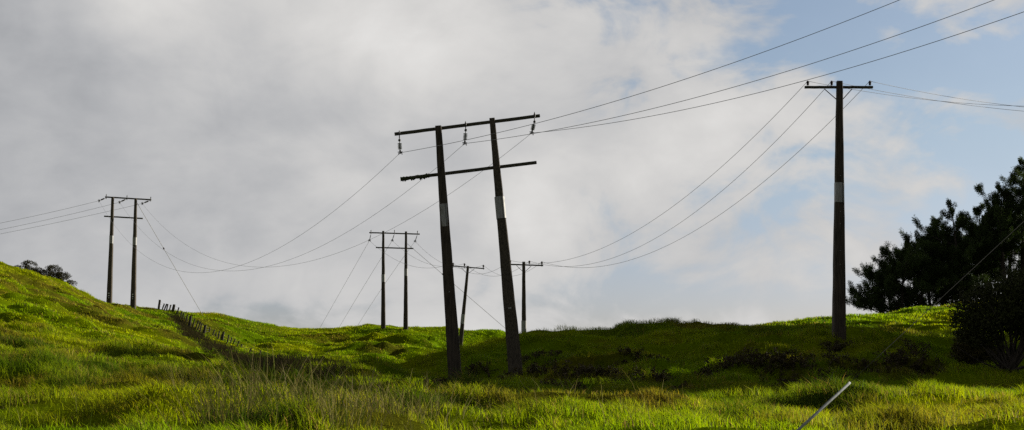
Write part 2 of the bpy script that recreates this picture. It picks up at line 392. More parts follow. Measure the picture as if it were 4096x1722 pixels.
def fast_mesh(name, verts, loops, starts, totals, ma, tint=None, off=(0, 0, 0), smooth=False, parent=None, nrm=None):
    me = bpy.data.meshes.new(name)
    verts = np.asarray(verts, dtype=np.float32) - np.asarray(off, dtype=np.float32)
    me.vertices.add(len(verts)); me.vertices.foreach_set('co', verts.ravel())
    me.loops.add(len(loops)); me.loops.foreach_set('vertex_index', np.asarray(loops, dtype=np.int32))
    me.polygons.add(len(starts)); me.polygons.foreach_set('loop_start', np.asarray(starts, dtype=np.int32))
    try: me.polygons.foreach_set('loop_total', np.asarray(totals, dtype=np.int32))
    except Exception: pass
    me.update(calc_edges=True)
    if tint is not None:
        a = me.attributes.new('tint', 'FLOAT_COLOR', 'POINT')
        c = np.ones((len(verts), 4), dtype=np.float32); c[:, :3] = tint; a.data.foreach_set('color', c.ravel())
    if nrm is not None:
        a = me.attributes.new('nrm', 'FLOAT_VECTOR', 'POINT'); a.data.foreach_set('vector', np.asarray(nrm, dtype=np.float32).ravel())
    me.materials.append(ma)
    me.polygons.foreach_set('use_smooth', np.full(len(starts), smooth))
    o = bpy.data.objects.new(name, me); COL.objects.link(o); o['_o'] = tuple(off)
    if parent is not None: o.parent = parent
    else: o.location = off
    return o

# ------------------------------------------------------------------ ground sheet
def axis(lo, hi, fine, a, b):
    v = list(np.arange(a, b+1e-6, fine)); s = fine; x = a
    while x > lo: s *= 1.12; x -= s; v.insert(0, max(x, lo))
    s = fine; x = b
    while x < hi: s *= 1.12; x += s; v.append(min(x, hi))
    return np.array(v)
gx = axis(-900, 900, .38, -62, 70); gy = axis(-500, 1200, .38, 8, 170)
GX, GY = np.meshgrid(gx, gy); GZ = hgt(GX, GY)
nv = np.stack([GX.ravel(), GY.ravel(), GZ], 1)
ny, nx = GX.shape
ii = (np.arange(ny-1)[:, None]*nx + np.arange(nx-1)[None, :]).ravel()
quads = np.stack([ii, ii+1, ii+1+nx, ii+nx], 1)
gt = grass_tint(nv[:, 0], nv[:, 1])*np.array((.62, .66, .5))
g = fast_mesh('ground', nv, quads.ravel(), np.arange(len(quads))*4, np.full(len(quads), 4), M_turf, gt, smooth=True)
tag(g, 'rolling hillside pasture under the poles', 'ground', kind='structure')
# a coarse sampled surface for quick look-ups
def near_h(x, y):
    xi = np.clip(np.searchsorted(gx, x)-1, 0, nx-2); yi = np.clip(np.searchsorted(gy, y)-1, 0, ny-2)
    fx = (x-gx[xi])/(gx[xi+1]-gx[xi]); fy = (y-gy[yi])/(gy[yi+1]-gy[yi]); Z = GZ.reshape(ny, nx)
    return (Z[yi, xi]*(1-fx)+Z[yi, xi+1]*fx)*(1-fy) + (Z[yi+1, xi]*(1-fx)+Z[yi+1, xi+1]*fx)*fy

# ------------------------------------------------------------------ grass blades
def blades(n, x, y, ht, wd, tint, lean=.35, seedk=0, droop=.5):
    R = np.random.RandomState(100+seedk)
    z = near_h(x, y) - .03
    a = R.rand(n)*2*np.pi; fa = R.rand(n)*np.pi*2          # facing
    lx = np.cos(a)*lean*R.rand(n)*ht - .10*ht; ly = np.sin(a)*lean*R.rand(n)*ht
    cx = np.cos(fa)*wd/2; cy = np.sin(fa)*wd/2
    v = np.empty((n, 5, 3), dtype=np.float32)
    v[:, 0] = np.stack([x-cx, y-cy, z], 1); v[:, 1] = np.stack([x+cx, y+cy, z], 1)
    mx = x+lx*.4; my = y+ly*.4; mz = z+ht*.62
    v[:, 2] = np.stack([mx+cx*.8, my+cy*.8, mz], 1); v[:, 3] = np.stack([mx-cx*.8, my-cy*.8, mz], 1)
    dr = 1 - droop*R.rand(n)*.5
    v[:, 4] = np.stack([x+lx*1.25, y+ly*1.25, z+ht*(.62+.38*dr)], 1)
    b = np.arange(n)[:, None]*5
    lo = np.concatenate([b+0, b+1, b+2, b+3, b+3, b+2, b+4], 1).ravel()
    st = (np.arange(n)[:, None]*7 + np.array([[0, 4]])).ravel(); to = np.tile([4, 3], n)
    return v.reshape(-1, 3), lo, st, to, np.repeat(tint, 5, axis=0)
def grass(name, d0, d1, dens, h0, hvar, w, label, k):
    R = np.random.RandomState(50+k); out = []
    area = .5*.80*(d1*d1-d0*d0) + 6*(d1-d0); n = int(area*dens)
    d = np.sqrt(R.rand(n)*(d1*d1-d0*d0)+d0*d0); x = (R.rand(n)*2-1)*(.40*d+3); y = d
    tuft = fbm(x/.55, y/.6, 2, 1); dens_n = fbm(x/1.3+8, y/1.3, 2, 3)
    keep = R.rand(n) < np.clip(.55 + (dens_n-.5)*2.4 + (tuft-.5)*1.2, .12, 1)
    x, y, tuft = x[keep], y[keep], tuft[keep]; n = len(x)
    big = fbm(x/3.0+2, y/3.0, 2, 0)
    mound = sstep(x, -6, -1)*sstep(y, 50, 62)*(1-sstep(y, 78, 84))
    dk = np.zeros(n)
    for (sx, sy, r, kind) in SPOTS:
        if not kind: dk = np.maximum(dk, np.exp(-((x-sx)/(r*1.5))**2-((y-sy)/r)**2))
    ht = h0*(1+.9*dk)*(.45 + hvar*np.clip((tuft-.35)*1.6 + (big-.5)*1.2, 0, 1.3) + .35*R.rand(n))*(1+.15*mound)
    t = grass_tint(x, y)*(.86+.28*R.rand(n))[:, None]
    dead = R.rand(n) < .08*np.clip((fbm(x/1.7, y/1.7+50, 2, 1)-.3)*4, .1, 2.5); t[dead] = np.array((.16, .12, .05))*(.6+.6*R.rand(dead.sum()))[:, None]
    gsc = (.85+.3*R.rand(n))[:, None]; t = t*np.hstack([gsc, np.ones((n, 1)), np.ones((n, 1))])
    wd = w*(.6+.8*R.rand(n))
    v, lo, st, to, tt = blades(n, x, y, ht, wd, t, .9, k)
    e = .35; gxn = (near_h(x+e, y)-near_h(x-e, y))/(2*e); gyn = (near_h(x, y+e)-near_h(x, y-e))/(2*e)
    nn = np.stack([-gxn, -gyn, np.ones(n)], 1); nn /= np.linalg.norm(nn, axis=1)[:, None]
    nn = nn + R.normal(size=(n, 3))*(.26 if d0 < 40 else .18); nn /= np.linalg.norm(nn, axis=1)[:, None]
    o = fast_mesh(name, v, lo, st, to, M_grass, tt, nrm=np.repeat(nn, 5, axis=0))
    return tag(o, label, 'grass', kind='stuff')
grass('grass', 17, 44, 600, .195, 1.25, .0095, 'long bright green pasture grass in the foreground', 1)
grass('grass', 44, 85, 240, .22, 1.1, .018, 'long green grass over the shaded mound', 2)
grass('grass', 85, 172, 75, .17, .8, .040, 'short bright pasture on the far slopes', 3)

# ------------------------------------------------------------------ poles
def band_part(root, p0, p1, ya, yb, d, wpx, name='sign_band', ma=None):
    """thin sheet wrapped round the pole between two photo rows"""
    ta = _t_at(p0, p1, ya); tb = _t_at(p0, p1, yb)
    a = p0.lerp(p1, ta); b = p0.lerp(p1, tb); w = m(wpx, d)
    mb = MB(); n = 20; A, B = mb.frame(b-a); rings = []
    for c, r in ((a, w/2), (a.lerp(b, .5), w/2), (b, w/2)):
        rings.append([c + (A*math.copysign(abs(math.cos(t))**.6, math.cos(t)) + B*math.copysign(abs(math.sin(t))**.6, math.sin(t)))*r for t in [2*math.pi*k/n for k in range(n)]])
    mb.ring_loft(rings)
    o = mb.build(name, ma or M_band, root, smooth=False)
    sm = MB(); f = Vector((0, -1, 0)); off = f*(w/2*1.0)+A*(w*.22)
    sm.beam(a+off, b+off, .02, .012, ch=.05); sm.build('seam', M_steel, o)
    return o
def _t_at(p0, p1, row):
    lo, hi = 0.0, 1.0
    for _ in range(40):
        t = (lo+hi)/2
        if proj(p0.lerp(p1, t))[1] > row: lo = t
        else: hi = t
    return t
def pole_part(root, bpx, tpx, d, wb, wt, ma, db=None, sink=.9, seed=0):
    """base pixel, top pixel, distance; widths in photo pixels"""
    b = P(bpx[0], bpx[1], d); t = P(tpx[0], tpx[1], db or d)
    ax = (t-b).normalized(); s = b - ax*sink
    L0 = (t-b).length; k = sink/L0
    mb = MB(); w0 = m(wb, d)+(m(wb, d)-m(wt, d))*k; w1 = m(wt, d)
    mb.beam(s, t, w0, w0*.9, w1, w1*.9, ch=.10, seg=24, wob=.006, seed=seed)
    mb.build('pole', ma, root)
    return b, t
def hang_insulator(root, top, bot, discs, r, ma=M_glass, clamp=.12, name='insulator'):
    ax = (bot-top); L = ax.length; u = ax.normalized()
    rod = MB(); rod.tube([top, bot], .020)
    o = rod.build(name, M_steel, root)
    ds = MB()
    for i in range(discs):
        c = top + u*L*(.30+.40*i/max(discs-1, 1))
        ds.lathe(c-u*.02, u, [(0, .02), (.012, r), (.03, r*.9), (.05, .022)], 14)
    ds.build('insulator_disc', ma, o)
    cl = MB(); cl.beam(bot-u*clamp, bot+u*clamp*.4, clamp*.7, clamp*.5, clamp*.5, clamp*.4)
    a, b = cl.frame(u); cl.beam(bot-a*clamp*.9-u*clamp*.3, bot+a*clamp*.9-u*clamp*.3, clamp*.3, clamp*.3)
    cl.beam(bot-a*clamp*.5, bot-a*clamp*.7+u*clamp*.7, clamp*.35, clamp*.3); cl.beam(bot+a*clamp*.5, bot+a*clamp*.6+u*clamp*.7, clamp*.35, clamp*.3)
    cl.build('wire_clamp', M_steel, o)
def bolt(root, p, up, dn, r=.03):
    mb = MB(); mb.tube([p+Vector((0, 0, up*.55)), p+Vector((0, 0, -dn))], r*.8); mb.lathe(p+Vector((0, 0, up*.4)), Vector((0, 0, 1)), [(0, r*1.1), (up*.3, r*.9), (up*.6, r*.15)], 8)
    mb.build('bolt', M_steel, root)
def pin_insulator(root, p, s=1.0):
    """p: seat on top of the arm"""
    z = Vector((0, 0, 1)); pin = MB(); pin.tube([p-z*.28*s, p+z*.12*s], .022*s); pin.lathe(p-z*.26*s, z, [(0, .02*s), (.03*s, .06*s), (.06*s, .02*s)], 8)
    o = pin.build('insulator', M_steel, root)
    mb = MB(); mb.lathe(p, z, [(.02*s, .05*s), (.04*s, .115*s), (.09*s, .11*s), (.115*s, .075*s), (.14*s, .125*s), (.20*s, .12*s), (.235*s, .08*s), (.27*s, .145*s), (.33*s, .14*s), (.37*s, .09*s), (.42*s, .08*s), (.45*s, .03*s)], 14)
    mb.build('porcelain_bell', M_porc, o)
    return p + z*.40*s
def arm(root, a, b, h, dpt, ma=M_arm, name='crossarm', seed=0):
    mb = MB(); mb.beam(a, b, dpt, h, ch=.06, seg=14, wob=.004, seed=seed)
    # frame(): first axis lies along the view for a horizontal bar
    return mb.build(name, ma, root)

INS = {}
GP = 'pairs of poles carrying the high line'
# --- centre pair, leaning
dC = 62.0
bL = P(1823, 1535, dC); root = thing('h_frame_pole', bL, 'large leaning two-pole timber frame in the middle with hanging disc insulators', 'power pole', GP)
p0, p1 = pole_part(root, (1822, 1530), (1753, 505), dC, 55, 25, M_timber, seed=1)
band_part(root, p0, p1, 908, 818, dC, 36)
q0, q1 = pole_part(root, (2063, 1492), (1968, 474), dC+.8, 58, 22, M_timber2, seed=2)
band_part(root, q0, q1, 876, 789, dC, 41)
for px, py, px2, py2, nm in ((1578.5, 537.5, 2159, 464, 0), (1602, 717, 2145.5, 651, 1)):
    a = P(px, py, dC+.28); b = P(px2, py2, dC+1.1)
    arm(root, a, b, .155, .13, seed=5+nm)
mb = MB(); R = random.Random(3)
a = P(1603, 716, dC+.28); b = P(1715, 703, dC+.42)
pp = [a.lerp(b, i/26)+Vector((0, R.uniform(-.02, .02), R.uniform(-.05, .015))) for i in range(27)]
rings = []
for p in pp:
    rr = R.uniform(.07, .125); rings.append([p+Vector((R.uniform(-.03, .03), math.cos(2*math.pi*k/9)*rr*R.uniform(.8, 1.1), math.sin(2*math.pi*k/9)*rr*R.uniform(.7, 1.15))) for k in range(9)])
mb.ring_loft(rings); mb.build('moss', M_moss, root)
for k, (tx, ty, mx_, my_, bx, by) in enumerate(((1597, 523, 1598, 560, 1601, 612), (1862, 486, 1863, 520, 1859, 575), (2138, 449, 2138, 486, 2127, 533))):
    d = dC+.15+k*.35; t = P(tx, ty, d); c = P(mx_, my_, d); b = P(bx, by, d)
    mb = MB(); mb.tube([P(tx, ty+10, d), c], .022); mb.lathe(P(tx, ty+14, d), Vector((0, 0, 1)), [(-.06, .012), (-.05, .05), (.05, .045), (.17, .008)], 8)
    mb.lathe(c-Vector((0, 0, .03)), Vector((0, 0, 1)), [(-.05, .02), (-.03, .06), (.04, .06), (.07, .02)], 8)
    mb.build('bolt', M_steel, root)
    hang_insulator(root, c, b, 5, .10, clamp=.12); INS['C', k] = b

# small painted number patch on the right hand pole, pale nail on the left one
def face_plate(root, p0, p1, row, w, h, d, ma, name, wpx=None):
    t = _t_at(p0, p1, row); c = p0.lerp(p1, t); a, b = MB().frame(p1-p0); u = (p1-p0).normalized()
    front = -b if b.y > 0 else b
    c = c + front*(m(wpx or 40, d)/2*.9+.012); mb = MB(); mb.beam(c-u*h/2, c+u*h/2, w, .02, ch=.02); return mb.build(name, ma, root), c, front, u
face_plate(root, q0, q1, 1235, .14, .07, dC, M_band, 'number_plate', 53)
face_plate(root, p0, p1, 1170, .035, .05, dC, M_band, 'nail_tag', 45)

# --- far left pair
dL = 140.0
root = thing('h_frame_pole', P(437, 1212, dL), 'upright two-pole frame on the left hill crest with dotted black plates', 'power pole', GP)
p0, p1 = pole_part(root, (437, 1216), (451, 789), dL, 20, 9.5, M_timber2, seed=11)
q0, q1 = pole_part(root, (532.5, 1236), (543, 794), dL, 20.5, 9.5, M_timber2, seed=12)
band_part(root, p0, p1, 975, 944, dL, 15.5); band_part(root, q0, q1, 982, 951, dL, 16)
for pa, pb, row in ((p0, p1, 1184), (q0, q1, 1188)):
    pl, c, fr, u = face_plate(root, pa, pb, row, m(8, dL), m(30, dL), dL, M_tag, 'pole_plate', 20)
    for k, s in ((1, 1), (0, 1), (-1, .7)):
        mb = MB(); mb.lathe(c+u*k*m(9, dL)+fr*.008, fr, [(0, m(2.6*s, dL)), (.012, m(2.6*s, dL))], 12); mb.build('white_dot', M_white, pl)
arm(root, P(421, 789, dL+.3), P(605, 800, dL+.3), m(6, dL), .13, seed=13)
arm(root, P(417, 866, dL+.3), P(571, 875, dL+.3), m(6, dL), .13, seed=14)
for k, (tx, ty, bx, by) in enumerate(((425, 792, 396, 804), (508, 796, 478, 810), (603, 802, 569, 815))):
    t = P(tx, ty, dL+.2); b = P(bx, by, dL+.6)
    bolt(root, P(tx, ty-5, dL+.2), .25, .25, .05); hang_insulator(root, t, b, 9, .075, M_steel, .16); INS['L', k] = b

# --- middle distance pair
dM = 155.0
root = thing('h_frame_pole', P(1533, 1310, dM), 'small distant two-pole frame standing on the saddle crest beside the leaning pole', 'power pole', GP)
p0, p1 = pole_part(root, (1533, 1314), (1533, 925), dM, 18, 8.5, M_timber, seed=21)
q0, q1 = pole_part(root, (1622.5, 1318), (1624, 927), dM, 18, 8.5, M_timber, seed=22)
band_part(root, p0, p1, 1129, 1099, dM, 15); band_part(root, q0, q1, 1105, 1076, dM, 14)
arm(root, P(1477, 931.5, dM+.3), P(1679, 937.5, dM+.3), m(5.5, dM), .13, seed=23)
arm(root, P(1503.5, 991, dM+.3), P(1654, 995, dM+.3), m(5, dM), .13, seed=24)
for k, (tx, ty, bx, by) in enumerate(((1484, 935, 1478, 963), (1578, 935, 1569, 963), (1670, 938, 1660.5, 966))):
    t = P(tx, ty, dM+.1); b = P(bx, by, dM+.1)
    bolt(root, P(tx, ty-6, dM+.1), .25, .2, .05); hang_insulator(root, t, b, 6, .06, M_steel, .17); INS['M', k] = b

GS = 'single poles carrying the lower line'
def single(label, d, bpx, tpx, wb, wt, al, ar, ah, pins, band, bw, brace, ps, key, ma, seed, sink=.9):
    root = thing('utility_pole', P(bpx[0], bpx[1], d), label, 'power pole', GS)
    p0, p1 = pole_part(root, bpx, tpx, d, wb, wt, ma, seed=seed, sink=sink)
    band_part(root, p0, p1, band[1], band[0], d, bw, ma=M_band)
    off = m(wt, d)*.45+.055
    a, b = P(al[0], al[1], d+off), P(ar[0], ar[1], d+off); arm(root, a, b, m(ah, d), .11, seed=seed+1)
    for sx, sy, ex, ey in brace:
        mb = MB(); mb.beam(P(sx, sy, d+off-.07), P(ex, ey, d+off-.07), .012+.03, .02); mb.build('brace', M_steel, root)
    for k, (x, y) in enumerate(pins): INS[key, k] = pin_insulator(root, P(x, y, d+off), ps*1.2)
    return root, p0, p1
_, r0, r1 = single('tall dark single pole on the right of the mound with three pin insulators', 68.0, (3355.5, 1358), (3358, 326), 51, 23, (3219, 350), (3491, 350), 13,
       ((3231.5, 343), (3327, 343), (3480, 343)), (733, 812), 38, ((3298, 357, 3346, 399), (3408, 357, 3371, 398)), .46, 'R', M_timber, 31)
for row in (706, 850, 898, 1005, 1060, 1200):
    face_plate(_, r0, r1, row, .035, .035, 68, M_band, 'bolt', 42)
_, s0, s1 = single('grey single pole behind the mound crest with its lower band at the grass', 120.0, (2096, 1560), (2095, 1048), 25, 12, (2018, 1058), (2173, 1063), 7,
       ((2041, 1055), (2117.5, 1057), (2167.5, 1060)), (1284, 1330), 20.5, ((2066, 1063, 2089, 1085), (2125, 1065, 2101, 1087)), .55, 'B', M_timber, 41)
single('small single pole leaning to the right in the hollow behind the large frame', 150.0, (1832, 1480), (1872, 1065), 20, 9.5, (1811, 1065), (1937.5, 1075.5), 6.5,
       ((1813, 1064), (1858, 1066), (1933.5, 1072)), (1258, 1296), 17, ((1846, 1072, 1866, 1094), (1898, 1076, 1874, 1094)), .6, 'S', M_timber, 51)

# ------------------------------------------------------------------ wires
def wire(name, A, B, label, cat, group, via=None, sag=None, r=.016, ma=None, n=56):
    def pt(t, s): p = A.lerp(B, t); p.z -= 4*s*t*(1-t); return p
    if via is not None:
        def miss(s):
            prev = None
            for i in range(401):
                q = proj(pt(i/400, s))
                if prev and (prev[0]-via[0])*(q[0]-via[0]) <= 0 and prev[0] != q[0]:
                    f = (via[0]-prev[0])/(q[0]-prev[0]); return prev[1]+(q[1]-prev[1])*f - via[1]
                prev = q
            return 0
        lo, hi = -4.0, 30.0
        for _ in range(40):
            s = (lo+hi)/2
            if miss(s) < 0: lo = s
            else: hi = s
        sag = s
    mb = MB(); mb.tube([pt(i/n, sag) for i in range(n+1)], r*.66, 6)
    o = mb.build(name, ma or M_wire, smooth=True); return tag(o, label, cat, group)
nth = ('left', 'middle', 'right')
G1 = 'conductors of the high line'; G2 = 'conductors of the lower line'
for k, (e, via) in enumerate((((-500, 975), (200, 851)), ((-500, 1003), (240, 868)), ((-500, 1022), (280, 880)))):
    wire('power_line', INS['L', k], P(e[0], e[1], 150), f'wire leaving the left frame towards the picture edge, {("uppermost", "middle", "lowest")[k]} of three', 'power line', G1, via, r=.020)
for k, via in enumerate(((880, 1084), (990, 1081), (1100, 1068))):
    wire('power_line', INS['L', k], INS['C', k], f'sagging wire from the left hill frame to the {nth[k]} insulator of the leaning frame', 'power line', G1, via, r=.012)
for k, (e, via) in enumerate((((4400, -345), (2700, 331)), ((4400, -165), (2700, 413)), ((4400, -62), (2700, 447)))):
    wire('power_line', INS['C', k], P(e[0], e[1], 40), f'wire climbing right across the sky, {("uppermost", "middle", "lowest")[k]} of three, from the leaning frame', 'power line', G1, via, r=.016)
for k, (e, via) in enumerate((((1150, 1540), (1386, 1125)), ((1226, 1540), (1468, 1125)), ((1290, 1545), (1545, 1128)))):
    wire('power_line', INS['M', k], P(e[0], e[1], 215), f'wire dropping behind the saddle from the {nth[k]} insulator of the distant frame', 'power line', G2, via, r=.022)
for k, via in enumerate(((1735, 1072), (1735, 1062), (1760, 1048))):
    wire('power_line', INS['M', k], INS['S', k], f'thin wire from the distant frame to the {nth[k]} insulator of the small leaning pole', 'power line', G2, via, r=.018)
for k, via in enumerate(((1930, 1096), (1990, 1105), (2060, 1104))):
    wire('power_line', INS['S', k], INS['B', k], f'short slack wire between the {nth[k]} insulators of the two small single poles', 'power line', G2, via, r=.018)
for k, via in enumerate(((2850, 700), (2962, 700), (3072, 714))):
    wire('power_line', INS['B', k], INS['R', k], f'sagging wire ending at the {nth[k]} insulator of the tall single pole', 'power line', G2, via, r=.017)
for k, (e, via) in enumerate((((4600, 400), (3640, 392)), ((4600, 462), (3918, 427)), ((4600, 448), (3918, 407)))):
    wire('power_line', INS['R', k], P(e[0], e[1], 84), f'wire leaving the {nth[k]} insulator of the tall single pole towards the right edge', 'power line', G2, via, r=.015)

# ---- guy wires
def guy(A, B, bead, label, r, sag=.0):
    root = thing('guy_wire', B, label, 'guy wire')
    mb = MB(); mb.tube([A.lerp(B, i/10) for i in range(11)], r); mb.build('strand', M_guy, root, smooth=True)
    if bead is not None:
        t = min(range(200), key=lambda i: abs(proj(A.lerp(B, i/199))[1]-bead))/199; c = A.lerp(B, t); u = (B-A).normalized()
        mb = MB(); mb.lathe(c-u*.12, u, [(0, .03), (.05, .085), (.11, .06), (.13, .06), (.19, .085), (.24, .03)], 10); mb.build('strain_insulator', M_porc, root)
    return root
guy(P(541, 800, dL), P(818, 1274, 150), 995, 'stay wire from the left hill frame down to the grass with a dark bead', .022)
guy(P(1628, 975, dM), P(2030, 1322, 152), 1099, 'stay wire with a bead slanting down behind the large leaning frame', .020)
A = P(4560, 455, 26); B = P(3170, 1745, 19.5)
A0 = P(3396, 1535, 21); dirn = (A-A0).normalized()
root = thing('guy_wire', P(3180, 1737, 19), 'pale pipe covered stay wire slanting up from the bottom right foreground', 'guy wire')
mb = MB(); mb.tube([A0.lerp(A, i/10) for i in range(11)], .0036); mb.build('strand', M_dull, root, smooth=True)
mb = MB(); mb.tube([P(3120, 1788, 19.0), A0.lerp(P(3120, 1788, 19.0), .02), A0 + dirn*.02], .0205, 14, .019); mb.build('cover_pipe', M_pipe, root, smooth=True)

# ------------------------------------------------------------------ fence
fz = thing('fence', ground_at(693, 1252), 'old post and batten fence running down the left slope', 'fence')
posts = [(635, 1236, 34, 7), (692, 1250, 30, 8), (756, 1309, 42, 8), (815, 1336, 34, 8), (889, 1362, 32, 7)]
batt = [(651, 1234, 17), (659, 1236, 18), (667, 1239, 20), (677, 1243, 21), (688, 1247, 21), (707, 1258, 25), (721, 1270, 23), (730, 1282, 27), (744, 1288, 24), (770, 1311, 31), (780, 1320, 34), (788, 1328, 36),
        (799, 1332, 34), (811, 1332, 28), (835, 1333, 21), (850, 1344, 22), (861, 1352, 20), (872, 1358, 30), (881, 1360, 30), (908, 1374, 31), (922, 1374, 22), (933, 1376, 18), (947, 1388, 22), (964, 1390, 12)]
low_posts = [(1109, 1438, 12, 7), (1189, 1459, 16, 8), (1264, 1476, 26, 9), (1378, 1510, 22, 8)]
low_batt = [(997, 1412, 18), (1038, 1418, 15), (1097, 1436, 12), (1150, 1450, 14), (1161, 1460, 20), (1175, 1457, 12), (1216, 1462, 12), (1278, 1482, 16), (1310, 1486, 14), (1326, 1496, 16), (1343, 1500, 10), (1357, 1504, 10)]
R = random.Random(5); tops = []
def fpost(px, py, h, w, name):
    g_ = ground_at(px, py, 60); d = g_.y
    t = P(px + h*R.uniform(.18, .42) if name == 'batten' else px+h*R.uniform(.0, .2), py-h, d)
    b = P(px, py, d); b = b.lerp(t, -.6) ; mb = MB()
    ww = m(w, d); mb.beam(b, t, ww, ww*.8, ww*.95, ww*.7, ch=.15, seg=5, wob=.01, seed=px); mb.build(name, M_post, fz); tops.append((px, t, P(px, py, d)))
for q in posts+low_posts: fpost(q[0], q[1], q[2]*(1.05 if q[0] < 1000 else 1.5), q[3]*1.2, 'fence_post')
for q in batt+low_batt: fpost(q[0], q[1], q[2]*1.1, 5.0, 'batten')
tops.sort(key=lambda s: s[0])
for f_ in (.12, .45, .75):
    mb = MB(); mb.tube([t.lerp(b, f_) for _, t, b in tops], .006, 4); mb.build('fence_wire', M_guy, fz)

# ------------------------------------------------------------------ leaves and needles
def leafmesh(C, D, ln, wd, tint, R):
    """C centres, D directions (n,3): one pointed leaf (quad) each"""
    n = len(C); D = D/np.linalg.norm(D, axis=1)[:, None]
    r = R.normal(size=(n, 3)); S = np.cross(D, r); S /= np.linalg.norm(S, axis=1)[:, None]
    ln = np.asarray(ln).reshape(-1, 1); wd = np.asarray(wd).reshape(-1, 1)
    v = np.stack([C, C + D*ln*.5 + S*wd/2, C + D*ln, C + D*ln*.5 - S*wd/2], 1).reshape(-1, 3)
    return v, np.repeat(tint, 4, axis=0)
def leaf_object(name, C, D, ln, wd, tint, R, parent, ma=None):
    v, t = leafmesh(C, D, ln, wd, tint, R); n = len(C)
    return fast_mesh(name, v, np.arange(4*n), np.arange(n)*4, np.full(n, 4), ma or M_leaf, t, off=parent['_o'] if parent else tuple(C[0]), parent=parent)

def pine(base, height, spread, label, seed, lean=(0, 0), start=.12, limbs=None, left=1.0, right=1.0, ntuft=1.0, nneed=46, group='pines on the right hand hill', nlimb=None, prof=None, extra=(), fat=1.0):
    R = np.random.RandomState(seed); root = thing('pine_tree', base, label, 'pine tree', group)
    b = np.array(base); tk = []
    for i in range(11):
        t = i/10; tk.append(b + np.array([lean[0]*t + .25*math.sin(3.1*t+seed), lean[1]*t + .2*math.cos(2.3*t+seed), height*t*.97 - .4*(i == 0)]))
    tr = MB(); tr.tube([Vector(p) for p in tk], .026*height, 9, .02)
    tufts = []; br = MB()
    def along(p, t): i = min(int(t*10), 9); f = t*10-i; return p[i]*(1-f)+p[i+1]*f
    def grow(o, dirv, L, r, lev, dens):
        n = 6; pts_ = [o]; d = dirv/np.linalg.norm(dirv); p = o.copy()
        for i in range(n):
            d = d + np.array([0, 0, .16 if i > 1 else -.02]) + R.normal(size=3)*.12; d /= np.linalg.norm(d); p = p + d*L/n; pts_.append(p.copy())
        br.tube([Vector(q) for q in pts_], r, 5, r*.25)
        if lev < 2:
            m_ = int((2.5 + L*1.9)*(1 if lev == 0 else .5))
            for k in range(m_):
                t = .12+.85*R.rand() if lev == 0 else .2+.75*R.rand()
                i = min(int(t*n), n-1); q = pts_[i]+(pts_[i+1]-pts_[i])*(t*n-i)
                sd = np.cross(d, [0, 0, 1.]); sd = sd*(1 if R.rand() < .5 else -1) + d*.8 + np.array([0, 0, .22*R.rand()]) + R.normal(size=3)*np.array([.25, .25, .10])
                grow(q, sd, L*(.26+.28*R.rand()), r*.4, lev+1 if L > 1.2 else 2, dens)
        m2 = max(2, int((2 + L*3.2)*dens)) if lev else int((1+L*.8)*dens)
        for k in range(m2):
            t = 1-.75*R.rand()**1.1 if lev else 1-.4*R.rand()
            i = min(int(t*n), n-1); q = pts_[i]+(pts_[i+1]-pts_[i])*min(t*n-i, 1)
            tufts.append((q + R.normal(size=3)*.04, d + np.array([0, 0, .5])))
        tufts.append((pts_[-1], d))
    nl = nlimb or int(height*4.6)
    for k in range(nl):
        t = start + (1-start)*((math.floor(k/6)+.5+.22*R.normal())*6/nl); t = min(max(t, start), .99); a = R.rand()*2*math.pi
        if R.rand() < .3: a = PI*(.9+.2*R.rand()) if R.rand() < .6 else .2*R.rand()
        pr = prof(t) if prof else (math.sin(math.pi*min(1, (.12+t*.95)))**.6*.75+.25)*(1-t*.55)
        L = spread*pr*(.65+.6*R.rand()); L *= left if math.cos(a) < 0 else right
        el = -.05 + .75*t + .25*R.rand()
        grow(along(tk, min(t, .99)), np.array([math.cos(a), math.sin(a), el]), max(L, .5), .012+.011*L, 0, ntuft)
    for (t, a, el, L) in extra:
        grow(along(tk, t), np.array([math.cos(a), math.sin(a), el]), L, .012+.012*L, 0, ntuft)
    for _ in range(4): tufts.append((tk[-1]+R.normal(size=3)*.12, np.array([0, 0, 1.])))
    o = tr.build('trunk', M_bark, root, smooth=True)
    br.build('branches', M_bark, root, smooth=True)
    T = np.array([q[0] for q in tufts]); D = np.array([q[1] for q in tufts]); D /= np.linalg.norm(D, axis=1)[:, None]
    n = len(T); C = np.repeat(T, nneed, 0); DD = np.repeat(D, nneed, 0); rr = R.normal(size=(n*nneed, 3)); rr /= np.linalg.norm(rr, axis=1)[:, None]
    DD = DD*.55 + rr; C = C + rr*.06 + np.repeat(D, nneed, 0)*(R.rand(n*nneed, 1)-.6)*.34
    tint = np.array((.040, .058, .016))*(.6+.8*np.repeat(R.rand(n, 1), nneed, 0))*np.array((1, 1, 1))
    leaf_object('crown', C, DD, .13+.12*R.rand(n*nneed), (.022+.020*R.rand(n*nneed))*fat, tint, R, root)
    return root

